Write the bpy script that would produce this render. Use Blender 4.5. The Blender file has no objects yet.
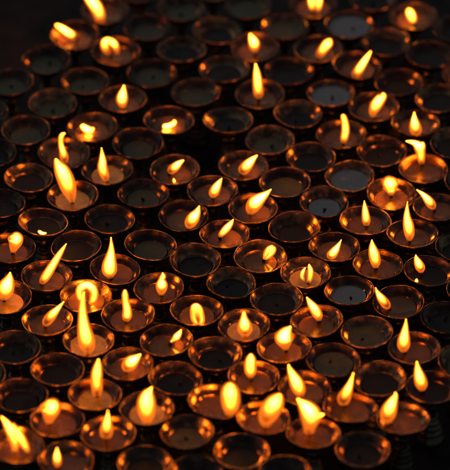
import bpy, bmesh, math, random
from mathutils import Vector
random.seed(7)
S = bpy.context.scene
COL = S.collection
R = 0.035                      # rim radius of a lamp, metres
H = 2.5 * R                    # rim height above the table
ELEV = math.radians(37.2)
DIST = 5.2
HALF = 225 * R / 25.8
K = HALF / DIST / 225          # tangent per photo pixel

# ------------------------------------------------------------------ camera
fwd = Vector((0, math.cos(ELEV), -math.sin(ELEV)))
up = Vector((0, math.sin(ELEV), math.cos(ELEV)))
CAM = Vector((0, 0, H)) - fwd * DIST
cd = bpy.data.cameras.new('camera')
cam = bpy.data.objects.new('camera', cd)
COL.objects.link(cam)
cam.location = CAM
cam.rotation_euler = (math.pi / 2 - ELEV, 0, 0)
cd.sensor_fit = 'HORIZONTAL'
cd.sensor_width = 36
cd.lens = 18 / (K * 225)
cd.clip_end = 100
cd.dof.use_dof = True
S.camera = cam

def ray(px, py):
    return fwd + Vector((1, 0, 0)) * ((px - 225) * K) + up * (-(py - 235) * K)
def on_z(px, py, z):
    d = ray(px, py); return CAM + d * ((z - CAM.z) / d.z)
def on_y(px, py, y):
    d = ray(px, py); return CAM + d * ((y - CAM.y) / d.y)

fp = on_z(225, 265, H)
cd.dof.focus_distance = (fp - CAM).dot(fwd)
cd.dof.aperture_fstop = 3.5

# ------------------------------------------------------------------ helpers
def link(name, me, mat, parent=None):
    o = bpy.data.objects.new(name, me); COL.objects.link(o)
    if mat is not None and not me.materials: me.materials.append(mat)
    if parent: o.parent = parent
    return o

def lathe(name, prof, seg=56, wob=0.0, seed=0):
    rnd = random.Random(seed)
    ph = [rnd.uniform(0, 6.28) for _ in range(3)]
    bm = bmesh.new(); rings = []
    for r, z in prof:
        if r < 1e-6:
            rings.append([bm.verts.new((0, 0, z * R))]); continue
        ring = []
        for i in range(seg):
            a = 2 * math.pi * i / seg
            w = 1 + wob * r * (math.sin(2 * a + ph[0]) + .6 * math.sin(3 * a + ph[1]) + .35 * math.sin(7 * a + ph[2]))
            zz = z + wob * .9 * r * r * math.sin(2 * a + ph[2])
            ring.append(bm.verts.new((r * R * w * math.cos(a), r * R * w * math.sin(a), zz * R)))
        rings.append(ring)
    for A, B in zip(rings, rings[1:]):
        n = max(len(A), len(B))
        for i in range(n):
            j = (i + 1) % n
            if len(A) == 1: bm.faces.new((A[0], B[j], B[i]))
            elif len(B) == 1: bm.faces.new((A[i], A[j], B[0]))
            else: bm.faces.new((A[i], A[j], B[j], B[i]))
    bmesh.ops.recalc_face_normals(bm, faces=bm.faces)
    for f in bm.faces: f.smooth = True
    me = bpy.data.meshes.new(name); bm.to_mesh(me); bm.free()
    return me

def smooth_path(pts, n):
    """Catmull-Rom through points of any dimension."""
    out = []; m = len(pts) - 1
    for k in range(n + 1):
        t = k / n * m; i = min(int(t), m - 1); f = t - i
        p0 = pts[max(i - 1, 0)]; p1 = pts[i]; p2 = pts[i + 1]; p3 = pts[min(i + 2, m)]
        out.append([.5 * ((2 * b) + (-a + c) * f + (2 * a - 5 * b + 4 * c - d) * f * f + (-a + 3 * b - 3 * c + d) * f ** 3)
                    for a, b, c, d in zip(p0, p1, p2, p3)])
    return out

# ------------------------------------------------------------------ materials
def new_mat(name):
    m = bpy.data.materials.new(name); m.use_nodes = True
    nt = m.node_tree; nt.nodes.clear()
    out = nt.nodes.new('ShaderNodeOutputMaterial')
    return m, nt, out
def N(nt, t, **kw):
    n = nt.nodes.new(t)
    for k, v in kw.items():
        if k in n.inputs.keys(): n.inputs[k].default_value = v
        else: setattr(n, k, v)
    return n
def ramp(nt, fac, stops):
    r = nt.nodes.new('ShaderNodeValToRGB'); e = r.color_ramp.elements
    e[0].position, e[0].color = stops[0][0], (*stops[0][1], 1)
    e[1].position, e[1].color = stops[-1][0], (*stops[-1][1], 1)
    for p, c in stops[1:-1]:
        q = e.new(p); q.color = (*c, 1)
    nt.links.new(fac, r.inputs[0]); return r.outputs[0]
def mathn(nt, op, a, b=None, c=None):
    n = nt.nodes.new('ShaderNodeMath'); n.operation = op
    for i, v in enumerate((a, b, c)):
        if v is None: continue
        if isinstance(v, (int, float)): n.inputs[i].default_value = v
        else: nt.links.new(v, n.inputs[i])
    return n.outputs[0]
def smooth(nt, v, lo, hi):
    n = nt.nodes.new('ShaderNodeMapRange'); n.interpolation_type = 'SMOOTHSTEP'
    for nm, x in (('Value', v), ('From Min', lo), ('From Max', hi)):
        if isinstance(x, (int, float)): n.inputs[nm].default_value = x
        else: nt.links.new(x, n.inputs[nm])
    return n.outputs[0]

def metal(name, dark, mid, bright, rough, metallic=.95, scale=70, bump=.12, turned=False):
    m, nt, out = new_mat(name)
    tc = N(nt, 'ShaderNodeTexCoord'); oi = N(nt, 'ShaderNodeObjectInfo')
    add = N(nt, 'ShaderNodeVectorMath', operation='ADD')
    sc = N(nt, 'ShaderNodeVectorMath', operation='SCALE'); sc.inputs[0].default_value = (31, 17, 9)
    nt.links.new(oi.outputs['Random'], sc.inputs['Scale'])
    nt.links.new(tc.outputs['Object'], add.inputs[0]); nt.links.new(sc.outputs[0], add.inputs[1])
    n1 = N(nt, 'ShaderNodeTexNoise', Scale=scale, Detail=6.0, Roughness=.65)
    n2 = N(nt, 'ShaderNodeTexNoise', Scale=scale * 5, Detail=4.0)
    nt.links.new(add.outputs[0], n1.inputs['Vector']); nt.links.new(add.outputs[0], n2.inputs['Vector'])
    v = mathn(nt, 'ADD', n1.outputs['Fac'], mathn(nt, 'MULTIPLY_ADD', oi.outputs['Random'], .22, -.11))
    c = ramp(nt, v, [(.30, dark), (.52, mid), (.74, bright)])
    p = N(nt, 'ShaderNodeBsdfPrincipled', Metallic=metallic)
    nt.links.new(c, p.inputs['Base Color'])
    rr = mathn(nt, 'MULTIPLY_ADD', n1.outputs['Fac'], .35, rough - .17)
    nt.links.new(mathn(nt, 'MULTIPLY_ADD', n2.outputs['Fac'], .15, mathn(nt, 'SUBTRACT', rr, .07)), p.inputs['Roughness'])
    b = N(nt, 'ShaderNodeBump', Strength=bump, Distance=.0006)
    h = n2.outputs['Fac']
    if turned:                                   # fine rings left by the lathe
        wv = N(nt, 'ShaderNodeTexWave', wave_type='RINGS', rings_direction='Z', Scale=85.0, Distortion=.6, Detail=2.0)
        nt.links.new(tc.outputs['Object'], wv.inputs['Vector'])
        h = mathn(nt, 'MULTIPLY_ADD', wv.outputs['Fac'], .9, h)
    nt.links.new(h, b.inputs['Height']); nt.links.new(b.outputs[0], p.inputs['Normal'])
    nt.links.new(p.outputs[0], out.inputs[0])
    return m

M_BOWL = metal('tarnished_copper', (.065, .038, .030), (.18, .082, .042), (.50, .28, .11), .20, turned=True)
M_RIM = metal('worn_copper_rim', (.04, .02, .013), (.15, .072, .040), (.38, .19, .10), .27, scale=110, bump=.05)
M_FOOT = metal('dull_brass', (.05, .038, .022), (.16, .12, .07), (.28, .22, .13), .38, scale=60)

def liquid(name, tint, rough, gloss_ior=1.47, body=None, body_fac=0.0, bump=.02):
    m, nt, out = new_mat(name)
    fr = N(nt, 'ShaderNodeFresnel', IOR=gloss_ior)
    tr = N(nt, 'ShaderNodeBsdfTransparent', Color=(*tint, 1))
    gl = N(nt, 'ShaderNodeBsdfGlossy', Color=(1, 1, 1, 1))
    tc = N(nt, 'ShaderNodeTexCoord')
    nz = N(nt, 'ShaderNodeTexNoise', Scale=90.0, Detail=3.0)
    n3 = N(nt, 'ShaderNodeTexNoise', Scale=48.0, Detail=5.0, Roughness=.6, Distortion=.8)
    oi = N(nt, 'ShaderNodeObjectInfo'); va = N(nt, 'ShaderNodeVectorMath', operation='ADD')
    vs = N(nt, 'ShaderNodeVectorMath', operation='SCALE'); vs.inputs[0].default_value = (13, 29, 7)
    nt.links.new(oi.outputs['Random'], vs.inputs['Scale'])
    nt.links.new(tc.outputs['Object'], va.inputs[0]); nt.links.new(vs.outputs[0], va.inputs[1])
    nt.links.new(va.outputs[0], n3.inputs['Vector']); nt.links.new(va.outputs[0], nz.inputs['Vector'])
    skin = smooth(nt, n3.outputs['Fac'], .47, .66)                 # patches of congealing skin
    nt.links.new(mathn(nt, 'MULTIPLY_ADD', skin, .28, rough), gl.inputs['Roughness'])
    b = N(nt, 'ShaderNodeBump', Strength=min(1, bump * 5), Distance=.0007)
    nt.links.new(nz.outputs['Fac'], b.inputs['Height']); nt.links.new(b.outputs[0], gl.inputs['Normal'])
    base = tr.outputs[0]
    if body:
        df = N(nt, 'ShaderNodeBsdfDiffuse')
        cc = ramp(nt, n3.outputs['Fac'], [(.3, tuple(x * .6 for x in body)), (.7, tuple(x * 1.3 for x in body))])
        nt.links.new(cc, df.inputs['Color'])
        mx = N(nt, 'ShaderNodeMixShader', Fac=body_fac)
        nt.links.new(tr.outputs[0], mx.inputs[1]); nt.links.new(df.outputs[0], mx.inputs[2])
        base = mx.outputs[0]
    mx2 = N(nt, 'ShaderNodeMixShader')
    nt.links.new(fr.outputs[0], mx2.inputs[0]); nt.links.new(base, mx2.inputs[1]); nt.links.new(gl.outputs[0], mx2.inputs[2])
    nt.links.new(mx2.outputs[0], out.inputs[0])
    return m
M_OIL = liquid('clear_amber_oil', (.84, .58, .36), .035, gloss_ior=1.2, body=(.36, .165, .03), body_fac=.42)
M_GREY = liquid('full_still_oil', (.35, .28, .22), .04, gloss_ior=1.58, body=(.03, .026, .022), body_fac=.8)
M_BUTTER = liquid('molten_yellow_butter', (.85, .5, .2), .06, gloss_ior=1.3, body=(.9, .52, .06), body_fac=.88)
M_OLIVE = liquid('congealed_olive_butter', (.5, .5, .4), .30, gloss_ior=1.2, body=(.13, .105, .036), body_fac=.95, bump=.12)
M_DARK = liquid('dark_residue', (.3, .25, .2), .3, gloss_ior=1.16, body=(.020, .014, .009), body_fac=.9, bump=.08)

def simple(name, c1, c2, rough, scale, bump=.4):
    m, nt, out = new_mat(name)
    tc = N(nt, 'ShaderNodeTexCoord')
    n1 = N(nt, 'ShaderNodeTexNoise', Scale=scale, Detail=8.0, Roughness=.62)
    nt.links.new(tc.outputs['Object'], n1.inputs['Vector'])
    p = N(nt, 'ShaderNodeBsdfPrincipled', Roughness=rough)
    p.inputs['Specular IOR Level'].default_value = .15
    nt.links.new(ramp(nt, n1.outputs['Fac'], [(.32, c1), (.7, c2)]), p.inputs['Base Color'])
    nt.links.new(mathn(nt, 'MULTIPLY_ADD', n1.outputs['Fac'], .3, rough - .15), p.inputs['Roughness'])
    b = N(nt, 'ShaderNodeBump', Strength=bump, Distance=.001)
    nt.links.new(n1.outputs['Fac'], b.inputs['Height']); nt.links.new(b.outputs[0], p.inputs['Normal'])
    nt.links.new(p.outputs[0], out.inputs[0])
    return m
M_WICK = simple('charred_cotton', (.008, .006, .005), (.035, .025, .02), .8, 400)
M_TABLE = simple('sooty_oiled_board', (.016, .011, .008), (.065, .042, .028), .85, 28)

# flame: additive glowing gas, brightest through its middle, thin and clear round the wick
def flame_mat():
    m, nt, out = new_mat('candle_flame')
    au = N(nt, 'ShaderNodeAttribute', attribute_name='along')
    ac = N(nt, 'ShaderNodeAttribute', attribute_name='core')
    u = au.outputs['Fac']; core = ac.outputs['Fac']
    lw = N(nt, 'ShaderNodeLayerWeight', Blend=.5)
    t = mathn(nt, 'SUBTRACT', 1.0, lw.outputs['Facing'])       # 1 facing, 0 at the edge
    cover = smooth(nt, t, -.05, .72)
    h = mathn(nt, 'SUBTRACT', 1.0, smooth(nt, u, mathn(nt, 'MULTIPLY', core, .15), mathn(nt, 'MULTIPLY', core, 1.2)))
    hole = mathn(nt, 'MULTIPLY', h, smooth(nt, t, .50, .79))       # dark zone round the wick
    low = smooth(nt, u, -.05, mathn(nt, 'MULTIPLY_ADD', core, 1.2, .2))
    tip = mathn(nt, 'SUBTRACT', 1.0, mathn(nt, 'MULTIPLY', smooth(nt, u, .55, 1.0), .72))
    heat = mathn(nt, 'MULTIPLY', mathn(nt, 'POWER', t, 11.0), tip)
    heat = mathn(nt, 'MULTIPLY', heat, mathn(nt, 'MULTIPLY_ADD', low, .86, .14))
    heat = mathn(nt, 'MULTIPLY', heat, mathn(nt, 'SUBTRACT', 1.0, hole))
    st = mathn(nt, 'MULTIPLY_ADD', heat, FLAME, mathn(nt, 'MULTIPLY_ADD', hole, -.5, 1.2))
    a = mathn(nt, 'MULTIPLY', cover, mathn(nt, 'SUBTRACT', 1.0, mathn(nt, 'MULTIPLY', hole, .85)))
    a = mathn(nt, 'MULTIPLY', a, mathn(nt, 'MULTIPLY_ADD', smooth(nt, u, 0.0, .2), .55, .42))
    a = mathn(nt, 'MULTIPLY', a, mathn(nt, 'SUBTRACT', 1.0, mathn(nt, 'MULTIPLY', smooth(nt, u, .78, 1.0), .45)))
    em = N(nt, 'ShaderNodeEmission')
    col = ramp(nt, heat, [(0.0, (1, .17, .008)), (.02, (1, .215, .012)), (.1, (1, .26, .014)), (1.0, (1, .30, .010))])
    nt.links.new(col, em.inputs['Color']); nt.links.new(st, em.inputs['Strength'])
    tr = N(nt, 'ShaderNodeBsdfTransparent')
    mx = N(nt, 'ShaderNodeMixShader')
    nt.links.new(mathn(nt, 'MULTIPLY', a, .97), mx.inputs[0])
    nt.links.new(tr.outputs[0], mx.inputs[1]); nt.links.new(em.outputs[0], mx.inputs[2])
    nt.links.new(mx.outputs[0], out.inputs[0])
    return m
FLAME = 155.0
M_FLAME = flame_mat()

# ------------------------------------------------------------------ shared lamp meshes
INNER = [(0, -.46), (.3, -.456), (.46, -.435), (.56, -.39), (.63, -.335), (.675, -.288), (.695, -.264), (.708, -.243), (.726, -.238),
         (.742, -.228), (.79, -.196), (.845, -.152), (.89, -.105), (.925, -.06), (.95, -.02), (.965, 0)]
OUTER = [(.985, -.012), (.975, -.05), (.94, -.10), (.86, -.19), (.78, -.30), (.70, -.40), (.60, -.52), (.48, -.62), (.34, -.70), (.24, -.745), (0, -.75)]
BOWLS = [lathe('bowl', INNER + OUTER, 64, w, k) for k, w in enumerate((.006, .014, .019, .010))]
def torus_prof(r, z, a):
    return [(r + a * math.cos(t), z + a * math.sin(t)) for t in [2 * math.pi * i / 12 for i in range(13)]]
RIMS = [lathe('rim', torus_prof(.98, .003, .022), 64, w, k) for k, w in enumerate((.006, .014, .019, .010))]
STEM = lathe('stem', [(.0, -.70), (.22, -.70), (.24, -.78), (.30, -.83), (.31, -.86), (.24, -.91), (.18, -1.0), (.165, -1.12), (.17, -1.25), (.21, -1.30), (0, -1.305)], 32)
FOOT = lathe('foot', [(0, -1.30), (.22, -1.30), (.28, -1.36), (.285, -1.40), (.235, -1.46), (.24, -1.49), (.33, -1.57), (.345, -1.61), (.30, -1.67), (.31, -1.70),
                      (.40, -1.78), (.415, -1.82), (.37, -1.88), (.38, -1.91), (.47, -2.0), (.485, -2.05), (.44, -2.11), (.45, -2.14), (.54, -2.26), (.575, -2.36), (.58, -2.44), (.57, -2.5), (0, -2.5)], 40)

def wall_radius(depth):
    for (r0, z0), (r1, z1) in zip(INNER, INNER[1:]):
        if z0 <= -depth <= z1: return r0 + (r1 - r0) * (-depth - z0) / (z1 - z0)
    return .9
POOLS = {}
def pool_mesh(depth, name):
    key = (round(depth, 2), name)
    if key not in POOLS:
        r = wall_radius(depth) + .006
        POOLS[key] = lathe(name, [(0, 0), (r * .5, 0), (r * .86, .001), (r * .95, .006), (r, .022), (r, -.02), (r * .9, -.05), (0, -.05)], 48)
    return POOLS[key]

def tube(name, pts, rads, seg=10):
    bm = bmesh.new(); rings = []
    for k, (p, r) in enumerate(zip(pts, rads)):
        d = (pts[min(k + 1, len(pts) - 1)] - pts[max(k - 1, 0)]).normalized()
        a = d.orthogonal().normalized() if k == 0 else (a - d * a.dot(d)).normalized()
        b = d.cross(a)
        rings.append([bm.verts.new(p + (a * math.cos(2 * math.pi * i / seg) + b * math.sin(2 * math.pi * i / seg)) * r) for i in range(seg)])
    for A, B in zip(rings, rings[1:]):
        for i in range(seg): bm.faces.new((A[i], A[(i + 1) % seg], B[(i + 1) % seg], B[i]))
    bm.faces.new(rings[0][::-1]); bm.faces.new(rings[-1])
    bmesh.ops.recalc_face_normals(bm, faces=bm.faces)
    for f in bm.faces: f.smooth = True
    me = bpy.data.meshes.new(name); bm.to_mesh(me); bm.free(); return me

def flame_mesh(tongues, core):
    """tongues: lists of (point, half width) in metres, base to tip; each a rounded body of gas about its spine."""
    bm = bmesh.new()
    lu = bm.verts.layers.float.new('along'); lc = bm.verts.layers.float.new('core')
    seg = 16
    for tg, cr in zip(tongues, core):
        raw = [(p.x, p.y, p.z, w) for p, w in tg]
        path = smooth_path(raw, 18)
        L = [0.0]
        for a, b in zip(path, path[1:]): L.append(L[-1] + math.dist(a[:3], b[:3]))
        rings = []
        for k, (x, y, z, w) in enumerate(path):
            w = max(w, .0003)
            p = Vector((x, y, z))
            q0 = Vector(path[max(k - 1, 0)][:3]); q1 = Vector(path[min(k + 1, len(path) - 1)][:3])
            d = (q1 - q0).normalized()
            side = Vector((d.z, 0, -d.x)).normalized()
            dep = Vector((0, 1, 0)) * min(w * .85, .0075 + .25 * w)
            ring = []
            for i in range(seg):
                t = 2 * math.pi * i / seg
                v = bm.verts.new(p + side * (w * math.cos(t)) + dep * math.sin(t))
                v[lu] = L[k] / L[-1]; v[lc] = cr; ring.append(v)
            rings.append(ring)
        for A, B in zip(rings, rings[1:]):
            for i in range(seg): bm.faces.new((A[i], A[(i + 1) % seg], B[(i + 1) % seg], B[i]))
        for ring, uu in ((rings[0], 0.0), (rings[-1], 1.0)):
            c = bm.verts.new(sum((v.co for v in ring), Vector()) / seg); c[lu] = uu; c[lc] = cr
            for i in range(seg): bm.faces.new((ring[i], ring[(i + 1) % seg], c))
    bmesh.ops.recalc_face_normals(bm, faces=bm.faces)
    for f in bm.faces: f.smooth = True
    me = bpy.data.meshes.new('flame'); bm.to_mesh(me); bm.free(); return me

# ------------------------------------------------------------------ the lamps
# lit: key: (rim centre px, pool kind, fill depth in R, core length, description of the flame, tongues of (x, y, half width) px)
from collections import OrderedDict
LIT = OrderedDict()
def lit(key, c, pool, depth, core, desc, *tongues): LIT[key] = (c, pool, depth, core, desc, tongues)

lit(1, (74.5, 35), 'oil', .34, .25, 'stubby flame blown flat leftward by the dark corner', [(77,37.5,2.5),(74,36,4.3),(68,32.5,4.3),(62,28.5,3.8),(57,25.5,2.5),(55,24.8,1)])
lit(5, (105, 10), 'oil', .34, .2, 'broad leaning flame cut by the top edge', [(100,22.5,3),(100,19,5),(99,13,6),(95.5,6,6.5),(90.5,0,5.5),(86,-6,3.5),(83,-11,1)])
lit(6, (116, 51), 'oil', .36, .5, 'small arched flame shaped like a horseshoe', [(110.5,54,1.5),(106,49,4),(105,43,4.5),(108,40,3.5),(111,39.5,1.5)], [(117.5,54,1),(116.5,49,3),(114,44,4),(110,40.5,3.5),(108,39.5,1.5)])
lit(12, (123, 99), 'oil', .40, .25, 'spade shaped flame deep inside a brown bowl', [(122.5,108.5,1),(122.5,105,3.8),(122,100,5.8),(122.5,95,5.2),(123.5,89.5,2.8),(124,85,.5)])
lit(18, (255, 46), 'oil', .34, .3, 'short fin shaped flame, second from the top', [(255.5,51.5,2),(254.5,48,4.5),(254,43,5.5),(252,38.5,4),(250.5,35,1.8),(250,33.5,.5)])
lit(31, (260, 94), 'oil', .36, .22, 'tall straight narrow flame above a ringed bowl', [(258.5,97.5,2.5),(258.5,94,4.8),(258,87,5),(257.3,79,4.6),(256.5,71,3.2),(255.5,63.5,.6)])
lit(20, (313, 4), 'oil', .34, .15, 'twin side by side flames at the top edge', [(312.5,10.5,1.5),(312,6,3.2),(311.5,-1,3.5),(312.5,-9,1)], [(318,11.5,1.5),(318.5,6,3.2),(318.8,-1,3.6),(317.5,-10,1)])
lit(22, (318, 49), 'oil', .34, .35, 'blunt round topped flame leaning to the right', [(318,57,2),(320,54,4),(324,48,4.8),(328,43,5),(329.5,39.8,3),(329.8,38.6,1)])
lit(24, (357, 65), 'oil', .34, .25, 'slanted dart flame with a pointed upper end', [(354.5,77,2),(356,74,4.3),(360,68,4.5),(364.5,61,3.6),(368.5,55,2.2),(371,51,.5)])
lit(26, (413.5, 16), 'oil', .34, .1, 'little egg shaped flame in the top right corner', [(414.5,23,1.5),(413,20,4),(411,15,5),(409,10.5,4),(408,8.3,1.2)])
lit(311, (463, 72), 'oil', .34, .2, 'flame just past the right edge, only its bowl showing', [(461,74,2),(460,69,5),(459.5,62,4.5),(460,52,.6)])
lit(44, (169, 120), 'oil', .38, .1, 'low comma shaped lick of flame', [(161.5,126,1.5),(164,126.5,3),(169,126,3.2),(173.5,123.5,2.8),(175,121.5,1.5),(173,120.5,.8)])
lit(46, (92, 127), 'oil', .36, .1, 'low wedge shaped lick of flame', [(80.5,123.5,1),(82,125.5,3),(86,129,4.5),(90,130.5,4.5),(93,128.8,2.5),(94.5,128,.8)])
lit(52, (64, 153), 'oil', .36, .28, 'wavy necked flame hooked over at its tip', [(64.5,162,3),(64.2,157,4.5),(62.5,150,3.5),(61,144,2.8),(61,138,2.9),(62.5,134.5,2.6),(65.5,133,1)])
lit(53, (72.5, 195.5), 'butter', .36, .3, 'biggest blazing flame of the left side, leaning left', [(72,202,2.5),(71,196,5.5),(68.5,188,8.3),(65.5,179,9),(61.5,170,8),(58,164,5),(56,159.5,2.5),(55.5,158,.6)])
lit(54, (107.5, 170), 'butter', .40, .25, 'upright flame over glowing orange molten butter', [(106.5,181,2),(105,176,4.5),(102.5,168,5.2),(102.5,160,4),(102,153,2),(101.5,147.5,.5)])
lit(57, (43, 222), 'dark', .38, .02, 'tiny curled ember afloat in it', [(38.5,229,.8),(39.5,231.5,2),(42.5,233.5,2.2),(46.5,233,1)])
lit(58, (10, 248), 'oil', .36, .4, 'fan shaped flame at the left edge', [(13,252,2.5),(14,247,5),(15.5,242,7.3),(15.5,238,8),(14.5,235.5,6),(12.5,233.8,2.5)])
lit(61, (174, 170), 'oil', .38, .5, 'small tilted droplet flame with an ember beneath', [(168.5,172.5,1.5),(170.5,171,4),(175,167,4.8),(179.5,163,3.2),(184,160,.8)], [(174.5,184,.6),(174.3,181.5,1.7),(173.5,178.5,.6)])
lit(62, (245, 166), 'oil', .36, .35, 'droplet flame tilted right beside a bare gap', [(241,173,2.5),(243,170.5,5.5),(247.5,165,5.8),(252.5,159.5,3.6),(257.5,155,.7)])
lit(63, (214, 192), 'oil', .30, .3, 'leaf shaped flame under a bright crescent of reflection', [(213,197.5,2),(213.5,193.5,5),(216,188,5),(219.5,182,2.8),(222,178,.5)])
lit(65, (254, 210), 'oil', .34, .28, 'large comet flame streaming up to the right', [(250,213.5,3),(251.5,209,6.5),(255,203,8),(260,198.5,6.5),(266,194,3.6),(271.5,189,.6)])
lit(66, (186, 216), 'oil', .34, .35, 'pear shaped flame leaning right with hollow base', [(188.5,228,2.5),(190,223.5,6),(193.5,217.5,6.5),(197,212,4.2),(199.5,205.5,.8)])
lit(67, (227, 236), 'oil', .36, .15, 'slim slanted spindle flame near the middle', [(219,237,1.2),(221.5,234,3.2),(226.5,228.5,4.2),(231,223,2.8),(233.5,219,.5)])
lit(37, (341, 135), 'oil', .36, .15, 'finger shaped flame bowed to the right', [(343.5,142.5,2),(344,139,3.8),(345.5,131,4.2),(345,123,3.8),(343.5,117,3.2),(342.5,114.3,1.5)])
lit(36, (374, 107), 'oil', .36, .3, 'thick blunt flame leaning right over copper', [(374.5,116.5,2),(373,112.5,4),(375.5,106,6),(379.5,100,5.8),(383,95.5,4),(382,93,1.2)])
lit(38, (414, 122), 'oil', .38, .4, 'neat pointed flame just behind the forked flame', [(417,135,3.5),(416,130.5,6),(415,125.5,5.8),(414.3,119,3.4),(414.3,112,.5)])
lit(39, (423, 168), 'oil', .30, .12, 'forked flame with a flag blowing leftward', [(421.5,163,3),(421,157,4.3),(420.3,151,5),(418.5,146,5.4),(414,142.8,3.2),(409,141.5,1.8),(405.5,141,.5)], [(421,155,3.4),(421.4,149,4),(422.2,144.5,3.4),(423,142,1.4)])
lit(73, (366, 220), 'oil', .36, .2, 'slender upright flame over a dark round pool', [(366.5,224.5,3),(366.3,220.5,4.4),(365.5,214,4),(364.8,207,2.6),(364.3,200.5,.5)])
lit(74, (392, 194), 'oil', .36, .1, 'ragged four cornered scrap of flame', [(391,195,2),(391,191,5),(390.5,186.5,7.6),(390.5,182,8.4),(391,179,6.5),(391.8,177.3,2.5)])
lit(75, (437, 207), 'oil', .36, .3, 'flame leaning left close to the right edge', [(433.5,209,2),(432,205.5,4.5),(428.5,200.5,4.8),(423,194.5,2.8),(416.5,189.5,.6)])
lit(76, (411, 233), 'oil', .36, .2, 'tall knife shaped flame with a thin tip', [(409,240.5,2),(409.5,235,5),(408.5,226,5.8),(407,217,4),(407,209,2.2),(407.5,201.5,.5)])
lit(79, (338, 250), 'oil', .36, .25, 'shark fin flame pointing up rightward', [(328.5,258.5,2),(331,255.5,5),(335,250.5,4.6),(338.5,245,2.4),(341.5,239.5,.5)])
lit(80, (377, 261), 'oil', .36, .2, 'full upright flame right of the shark fin flame', [(375.5,267,3),(375.5,262,5.4),(374,254,5.8),(372.5,247,4),(371.8,239.5,.6)])
lit(81, (422, 270), 'dark', .36, .35, 'short flame with a round ember spot below it', [(421,272,2.5),(420.5,268,5),(418.3,263,4.6),(416.3,258,2.6),(415.8,254.5,.5)], [(416.5,283,.8),(416.5,281,2.2),(416.7,278.5,.8)])  # second tongue: glowing piece modelled to stand for the flame's reflection
lit(82, (393, 301), 'oil', .34, .4, 'flame leaning left in a shallow bright rimmed bowl', [(388,308.5,2.5),(386,304.5,4.8),(381.5,298.5,4.6),(377.5,292.5,2.4),(375.5,287.5,.5)])
lit(84, (307, 272), 'butter', .44, .15, 'two close prongs of flame in a glowing bowl', [(308.5,282.5,2),(310,277.5,3),(310.5,271,3.2),(309.5,266.5,2.2),(309,264,.7)], [(304.5,281,1),(302,276.5,2.2),(303,271.5,2.2),(305.5,267.5,.6)])
lit(85, (263, 257), 'oil', .40, 0.04, 'small hollow loop of flame high in its bowl', [(264,259,1.6),(266,254,2.7),(268.5,249.5,3.1),(271.5,247.3,2.8),(273.5,247,2)], [(265.3,259,1.6),(269,256,2.7),(272.3,252.3,3.2),(273.8,249,2.8),(273,247,2)], [(264.5,259,2),(267.5,254.5,5),(271,250,5.5),(273.5,246.5,3)])
lit(89, (161, 289), 'oil', .40, .35, 'round bodied flame with a nipple tip', [(161.5,294.5,2.5),(161.5,290,5.3),(161.8,284.5,6.2),(162,279,3.6),(163,276,3.2),(162.5,272.5,.7)])
lit(90, (115, 269), 'oil', .34, .12, 'wide flame tapering to a long thin point', [(110.5,278,2),(109.5,272,7.5),(109.5,265,7.8),(110.5,257,5.6),(111.3,248,3),(111,237,.6)])
lit(91, (126, 314), 'oil', .34, .12, 'thumb shaped flame with rounded top', [(125.5,320,3.5),(127,316,5.2),(127,309,4.6),(125.5,301,3.8),(125,294,3.4),(125,289.8,1.5)])
lit(92, (47, 276), 'oil', .36, .12, 'long diagonal streak of flame', [(41,283.5,2),(43.5,280,4.4),(48,273,5),(53.5,264,4.4),(59,255,3.4),(63.5,248,2),(66.5,243.5,.5)])
lit(93, (6, 297), 'butter', .36, .3, 'bulky flame half out of frame, left edge', [(3.5,299,3.5),(4.5,293.5,8),(6.5,286,8.5),(9,279,5.2),(10.2,272,.7)])
lit(94, (47, 321), 'oil', .34, .45, 'tilted teardrop flame with dark heart', [(45,325.5,2.5),(47,321.5,5),(52,315,5.2),(58,308.5,3),(64,301.5,.5)])
lit(95, (88, 297), 'oil', .34, 0.04, 'big round hollow hoop of flame', [(85,302,2.5),(81,298,4),(79.5,292,4.5),(82,287,5),(87,285,5),(91,285,4)], [(90,304,2.5),(93.3,299,4.3),(94,292.5,4.8),(91.5,287.5,5.2),(87,285,5),(83,286,4)])
lit(96, (88, 340), 'butter', .30, .2, 'tallest flame, bottle shaped over bright orange butter', [(87.5,353.5,3.5),(87.5,347,8),(86,338,8.8),(84,328,7),(83,318,5.2),(82.5,308,4),(83,298,2.6),(84,292,.6)])
lit(101, (94, 395), 'butter', .42, .22, 'tall pillar flame with two short legs', [(97,394,5),(97,388,6),(96.5,380,6.2),(97,372,5.8),(98,364,3.6),(98.5,359,1)])
lit(102, (55, 418), 'oil', .34, .5, 'cup shaped flame with a flat wide top', [(49,423,3.5),(49.5,417,6.5),(50.5,410,10),(50,405,10),(47.5,402.3,5),(46,401.5,1.5)])
lit(103, (20, 446), 'oil', .34, .1, 'split legged flame in the bottom left corner', [(14.5,452,3),(15,445,4.5),(14,438,6),(10.5,430,5.8),(5.5,422,3.4),(1,416.5,.6)], [(28,452,2.5),(24.5,445,4.2),(20,438,5.5),(15,431,5.5),(10.5,425,4)])
lit(104, (131, 364), 'oil', .36, .55, 'leaf flame lying to the right with dark eye', [(126,371,3),(127.5,367,6.8),(131.5,362,7.5),(136.5,358,4.6),(141,354,.8)])
lit(105, (147, 409), 'butter', .40, .25, 'fat onion shaped flame between two bright crescents', [(147,424,3),(147,417,7.5),(146.5,409,9.8),(146.5,401,9.5),(148,394,6.5),(150.5,389.5,2.5),(152,387,.6)])
lit(106, (109, 433), 'oil', .38, .4, 'tent shaped flame near the bottom edge', [(106,436,6),(106.5,430,7),(107,423,5),(107.8,416,2.4),(107.8,410.5,.5)])
lit(109, (169, 342), 'oil', .38, .1, 'faint sliver of flame leaning right', [(170.5,342.5,1.5),(173,340,2),(176.5,337,4),(179.5,333,2.8),(181.3,329.5,.6)])
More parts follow.
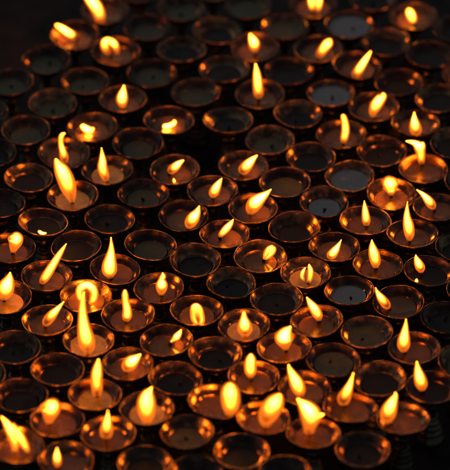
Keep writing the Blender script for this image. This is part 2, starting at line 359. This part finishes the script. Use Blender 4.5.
lit(110, (201, 311), 'oil', .38, 0.04, 'upright hollow ring of flame at lower centre', [(197,324.5,2.4),(193.8,319,3.2),(193.2,312,3.5),(194,307.5,3.8),(196,306,3.5),(198,306.5,3)], [(200,325,2.8),(202,320.5,3.2),(200.8,313,3.4),(199,308.5,3.7),(196.5,306,3.4),(194,306.5,3)], [(198.5,325.5,4),(198.3,320,6.5),(197,313,6.5),(196,307,5),(195.5,304.5,2)])
lit(111, (246, 328), 'butter', .42, .5, 'onion dome flame with dark wick inside', [(245,335.5,4),(245,330,7.8),(244.5,324,7),(244,318,4),(244,313,2.2),(244.2,311.5,.6)])
lit(113, (256, 376), 'oil', .38, .15, 'oval flame left of its own wide bowl', [(250.5,377.5,2.5),(250.5,372,6),(250.3,365,6.4),(250.8,358,5),(251,353.8,1.5)])
lit(114, (288, 346), 'oil', .36, .35, 'kite shaped flame with a sharp left corner', [(286,349.5,2.5),(285,344,6.5),(284,338,9.8),(286.5,332,6.8),(289.5,328,3),(291,326,.8)])
lit(117, (320, 319), 'oil', .36, .18, 'flame leaning left beside the olive butter', [(319,320,2.5),(318,315.5,5),(314.5,309,5.4),(310.3,303,3.6),(306.5,297,.7)])
lit(118, (409, 346), 'oil', .36, .25, 'broad upright flame at lower right', [(403.5,351,3.5),(403.5,346,6.5),(404,339,6.3),(405,331,4),(405.8,324,2),(406,319,.5)])
lit(121, (306, 388), 'oil', .34, .15, 'flame leaning left above the kerchief flame', [(300.5,396,3),(299.5,391,6.5),(296.5,383,7.3),(292.5,375,5),(289.5,368.5,2.5),(288.5,364.5,.6)])
lit(122, (352, 406), 'oil', .34, .35, 'horn flame curving right before a bright arc', [(343.5,403,5.5),(344,398,7),(347,391.5,5.8),(350.5,383,3.2),(353.5,373,.6)])
lit(124, (420, 385), 'dark', .36, .25, 'clean candle flame above a visible ribbed foot', [(422,389.5,3.5),(421.5,384.5,6.3),(419.5,377,6),(417.8,369.5,3.6),(416.8,361.5,.6)])
lit(125, (396, 417), 'oil', .34, .4, 'bulbous flame curling right at lower right', [(388.5,422.5,3.5),(387.5,416.5,7.8),(389.5,409,8),(392.5,402,5.5),(395.5,395.5,2.4),(395,392.5,.6)])
lit(126, (265, 418), 'oil', .34, 0.75, 'huge rounded flame with a dark hollow heart', [(266,426,4),(266.5,419,8.5),(270.5,410,11),(275.5,402,9.5),(279,396.5,5.5),(280.5,393.8,1.5)])
lit(127, (220, 403), 'oil', .34, 0.2, 'swollen amber flame on a tilted bowl', [(229,415,4),(230.5,408,8.5),(230.5,399,10.2),(230,391,9.5),(229.5,385,6),(229,382.7,1.5)])
lit(128, (308, 430), 'oil', .34, .25, 'kerchief flame spreading to a right hand corner', [(309,432,5.5),(309.5,426,7),(310.5,420,9.5),(310.5,414,11),(306,407.5,8.5),(301,402.5,4.5),(297,398.5,1)], [(313,419,6),(318.5,416,4.2),(322,414.9,2.2),(324.5,414.3,.6)])
lit(200, (64, 460), 'oil', .34, .3, 'small flame rising at the very bottom edge', [(57.5,467,2),(57.3,462,4.3),(57,456,4),(57,448,.6)])

# unlit: key: (rim centre px, pool kind, fill depth)
DARK = OrderedDict()
for k, x, y, pool, d in [
    (2,46,59,'olive',.40),(3,10,82,'olive',.36),(4,85,81,'olive',.36),(7,147,27,'olive',.38),(8,139,-10,'dark',.38),(9,181,8,'olive',.36),(10,182,49,'dark',.36),
    (11,152,73,'olive',.34),(13,196,92,'olive',.36),(14,224,69,'dark',.34),(15,217,31,'dark',.40),(16,248,6,'olive',.28),(17,213,-12,'olive',.34),(19,283,27,'olive',.30),
    (21,351,25,'grey',.17),(23,289,71,'dark',.34),(25,388,42,'dark',.30),(27,373,-2,'dark',.36),(28,430,55,'dark',.32),(29,457,28,'dark',.34),(30,399,82,'dark',.40),
    (32,440,98,'dark',.32),(33,331,94,'grey',.23),(34,299,113,'dark',.42),(40,384,152,'dark',.36),(41,311,158,'dark',.34),(42,270,140,'olive',.38),(43,228,120,'dark',.42),
    (45,138,143,'olive',.42),(47,25.5,130,'olive',.38),(48,52.5,103,'olive',.42),(49,-17,112,'olive',.36),(51,-8,152,'dark',.38),(55,28,178,'dark',.36),(56,0,203,'dark',.40),
    (59,110,219,'dark',.32),(60,144,193,'olive',.40),(64,286,181,'olive',.34),(68,151,245,'olive',.38),(69,76,246,'dark',.32),(70,326.5,201,'grey',.36),(71,348,177,'grey',.26),
    (72,298,229,'dark',.40),(77,468,180,'dark',.36),(78,457,247,'dark',.36),(79,455,143,'dark',.30),(83,350,289,'grey',.34),(86,279,300,'dark',.30),(87,237.5,284,'dark',.38),
    (88,198,260,'dark',.40),(97,15,347,'dark',.40),(98,57,370,'dark',.40),(99,22,396,'dark',.40),(100,-20,375,'dark',.40),(107,187,431,'olive',.40),(108,178,381,'dark',.36),
    (112,216,354,'dark',.42),(115,332,363,'olive',.28),(116,363,332,'olive',.32),(119,444,316,'dark',.34),(120,460,360,'olive',.36),(123,377,377,'dark',.34),
    (129,240,453,'dark',.36),(130,358,448,'dark',.36),(131,468,288,'dark',.36),(201,146,463,'dark',.38),(202,198,472,'dark',.38),(203,284,474,'dark',.36)]:
    DARK[k] = ((x, y), pool, d)

pos = {}
for k, v in list(LIT.items()) + [(('u', k), v) for k, v in DARK.items()]:
    p = on_z(v[0][0], v[0][1], H); pos[k] = [p.x, p.y]
orig = {k: tuple(v) for k, v in pos.items()}
keys = list(pos)
for it in range(600):
    if it < 500:
        for k in keys:
            pos[k][0] += (orig[k][0] - pos[k][0]) * .06; pos[k][1] += (orig[k][1] - pos[k][1]) * .06
    for i, a in enumerate(keys):
        for b in keys[i + 1:]:
            dx = pos[b][0] - pos[a][0]; dy = pos[b][1] - pos[a][1]
            if abs(dx) > 2.1 * R or abs(dy) > 2.1 * R: continue
            d = math.hypot(dx, dy); need = 1.99 * R
            if d < need:
                q = (need - d) / 2 / d
                pos[a][0] -= dx * q; pos[a][1] -= dy * q; pos[b][0] += dx * q; pos[b][1] += dy * q
shift = {k: (pos[k][0] - orig[k][0], pos[k][1] - orig[k][1]) for k in keys}
worst = sorted(keys, key=lambda k: -math.hypot(*shift[k]))[:14]
print('SHIFT', [(k, round(math.hypot(*shift[k]) / R * 25.8, 1)) for k in worst])

POOLMAT = {'oil': M_OIL, 'grey': M_GREY, 'butter': M_BUTTER, 'olive': M_OLIVE, 'dark': M_DARK}
POOLNAME = {'oil': 'oil', 'grey': 'oil', 'butter': 'butter', 'olive': 'butter', 'dark': 'oil'}
POOLSAY = {'grey': 'still grey oil', 'olive': 'dull olive butter', 'dark': 'dark dregs'}
TILT = {127: (math.radians(3), math.radians(-9), 0), 121: (0, math.radians(4), 0)}

def lamp(key, pool, depth):
    x, y = pos[key]
    root = bpy.data.objects.new('butter_lamp', None); COL.objects.link(root)
    root.empty_display_size = .02
    root.location = (x, y, 0)
    root['category'] = 'oil lamp'
    v = random.randrange(len(BOWLS))
    bowl = link('bowl', BOWLS[v], M_BOWL, root)
    bowl.location = (0, 0, H)
    t = TILT.get(key, (random.gauss(0, .035), random.gauss(0, .035), 0))
    bowl.rotation_euler = (t[0], t[1], random.uniform(0, 6.28))
    q = random.uniform(.965, 1.02); bowl.scale = (q, q, q * random.uniform(.95, 1.05))
    link('rim', RIMS[v], M_RIM, bowl)
    s = link('stem', STEM, M_FOOT, root); s.location = (0, 0, H)
    f = link('foot', FOOT, M_FOOT, root); f.location = (0, 0, H)
    pm = pool_mesh(depth, POOLNAME[pool])
    po = bpy.data.objects.new(POOLNAME[pool], pm); COL.objects.link(po); po.parent = root
    if not pm.materials: pm.materials.append(None)
    po.material_slots[0].link = 'OBJECT'; po.material_slots[0].material = POOLMAT[pool]
    po.location = (0, 0, H - depth * R)
    return root

ROOT = {}
for k, (c, pool, depth, core, desc, tongues) in LIT.items():
    depth = depth * .8
    root = lamp(k, pool, depth); ROOT[k] = root
    root['group'] = 'lit butter lamps'
    x, y = pos[k]
    lo = H - depth * R + .0022; hi = min(H + .002, H - depth * R + .11 * R)
    if .1 < core < .6: core = min(core * 1.5, .62)
    flames = []
    for n, tg in enumerate(tongues):
        bx, by = max(tg, key=lambda q: q[1])[:2]
        if n == 0 or tg[0][1] - tongues[0][0][1] > 6:      # where the wick stands; other tongues of the same fire share its plane
            p = on_y(bx, by, y)
            z = min(max(p.z, lo), hi)
            yy = on_z(bx, by, z).y
            yy = min(max(yy, y - .62 * R), y + .6 * R)
        if n == 0: y0 = yy; wick_foot = tg
        pts = []
        for (px, py, w) in tg:
            q = on_y(px, py, yy)
            scale = (q - CAM).dot(fwd) * K
            pts.append((Vector((q.x - x, q.y - y, q.z)), w * scale * 1.0))
        flames.append(pts)
    # wick from the pool up into the flame
    sp = smooth_path([(p.x, p.y, p.z) for p, w in flames[0]], 20)
    kk = max(2, int(20 * min(core, .5) * .62)) if core > .05 else 1
    top = [Vector(q) for q in sp[:kk + 1]]
    b = top[0]
    base = Vector((b.x * .75, b.y * .8 + .001, H - (depth + .07) * R))
    wp = [base, (base * .4 + b * .6) + Vector((.0006, 0, 0))] + top
    wr = [.0024, .0022] + [.0022 - .0009 * i / len(top) for i in range(len(top))]
    wick = link('wick', tube('wick', wp, wr), M_WICK, root)
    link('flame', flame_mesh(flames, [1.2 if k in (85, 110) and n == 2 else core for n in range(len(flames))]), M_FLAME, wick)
    art = 'the ' if desc.split()[0] in ('biggest', 'tallest') else '' if desc.split()[0] in ('twin', 'two') else 'an ' if desc[0] in 'aeiou' else 'a '
    root['label'] = ('nearly dead copper lamp with ' if k == 57 else 'lit copper lamp with ') + art + desc

for k, (c, pool, depth) in DARK.items():
    depth = depth * .85
    kk = ('u', k)
    root = lamp(kk, pool, depth); ROOT[kk] = root
    root['group'] = 'unlit butter lamps'
    if random.random() < .5 or k in (70, 40):
        a = random.uniform(0, 6.28); r0 = random.uniform(0, .18) * R
        lean = random.uniform(.1, 1.2); hgt = random.uniform(.16, .34) * R
        b = Vector((r0 * math.cos(a), r0 * math.sin(a), H - (depth + .06) * R))
        d = Vector((math.cos(a * 3) * lean, math.sin(a * 3) * lean, 1)).normalized()
        e = Vector((math.cos(a * 5), math.sin(a * 5), -.4)) * .0012
        wp = [Vector(q) for q in smooth_path([tuple(b), tuple(b + d * hgt * .4), tuple(b + d * hgt * .75 + e * .3), tuple(b + d * hgt + e)], 9)]
        link('wick', tube('wick', wp, [.0021, .002, .0019, .0018, .0018, .0017, .0015, .0014, .0011, .0006]), M_WICK, root)

# labels of the unlit lamps: what it holds and which flame it stands by
used = set()
BY_HAND = {17: 'unlit lamp barely showing at the top edge above the short fin shaped flame'}
for k in DARK:
    if k in BY_HAND: ROOT[('u', k)]['label'] = BY_HAND[k]; continue
    kk = ('u', k); x, y = pos[kk]
    near = sorted(LIT, key=lambda q: math.hypot(pos[q][0] - x, pos[q][1] - y))
    for q in near[:6]:
        if q in (311, 200, 57): continue
        dx, dy = (x - pos[q][0]), (y - pos[q][1])
        a = math.degrees(math.atan2(dy, dx)) % 360
        rel = ['right of', 'above right of', 'above', 'above left of', 'left of', 'below left of', 'below', 'below right of'][int(((a + 22.5) % 360) // 45)]
        lab = 'unlit lamp with %s %s the %s' % (POOLSAY[DARK[k][1]], rel, LIT[q][4])
        short = lab.replace(' with ' + POOLSAY[DARK[k][1]], ', ' + POOLSAY[DARK[k][1]] + ',')
        key = rel + str(q)
        if key in used or len(short.replace(',', '').split()) > 16: continue
        used.add(key); ROOT[kk]['label'] = short; break
    else:
        print('NO LABEL', k)

# ------------------------------------------------------------------ the board they stand on
bm = bmesh.new()
bmesh.ops.create_cube(bm, size=1)
for v in bm.verts: v.co = Vector((v.co.x * 6, v.co.y * 6, v.co.z * .05 - .025))
bmesh.ops.bevel(bm, geom=bm.edges[:], offset=.006, segments=2, affect='EDGES')
me = bpy.data.meshes.new('table_surface'); bm.to_mesh(me); bm.free()
tb = link('table_surface', me, M_TABLE)
tb['kind'] = 'structure'; tb['label'] = 'dark sooty board under the butter lamps'; tb['category'] = 'table'

# ------------------------------------------------------------------ light: the flames and a dim overcast dusk
SUN_EL, SUN_AZ = math.radians(42), math.radians(-12)     # azimuth from +y towards +x
w = bpy.data.worlds.new('World'); S.world = w; w.use_nodes = True
nt = w.node_tree; nt.nodes.clear()
sky = nt.nodes.new('ShaderNodeTexSky'); sky.sky_type = 'NISHITA'; sky.sun_disc = False
sky.sun_elevation = SUN_EL; sky.sun_rotation = SUN_AZ
bg = nt.nodes.new('ShaderNodeBackground'); bg.inputs['Strength'].default_value = .024
o = nt.nodes.new('ShaderNodeOutputWorld')
nt.links.new(sky.outputs[0], bg.inputs[0]); nt.links.new(bg.outputs[0], o.inputs[0])
sl = bpy.data.lights.new('sun', 'SUN'); sl.energy = .085; sl.angle = math.radians(55); sl.color = (.93, .97, 1.0)
so = bpy.data.objects.new('sun', sl); COL.objects.link(so)
d = -Vector((math.sin(SUN_AZ) * math.cos(SUN_EL), math.cos(SUN_AZ) * math.cos(SUN_EL), math.sin(SUN_EL)))
so.rotation_euler = d.to_track_quat('-Z', 'Y').to_euler()
so.location = (0, 3, 3)

S.view_settings.view_transform = 'Standard'
S.view_settings.look = 'None'
S.view_settings.exposure = 0
S.view_settings.gamma = 1
S.cycles.use_denoising = True
S.cycles.sample_clamp_indirect = 4
S.cycles.max_bounces = 8
S.cycles.transparent_max_bounces = 24
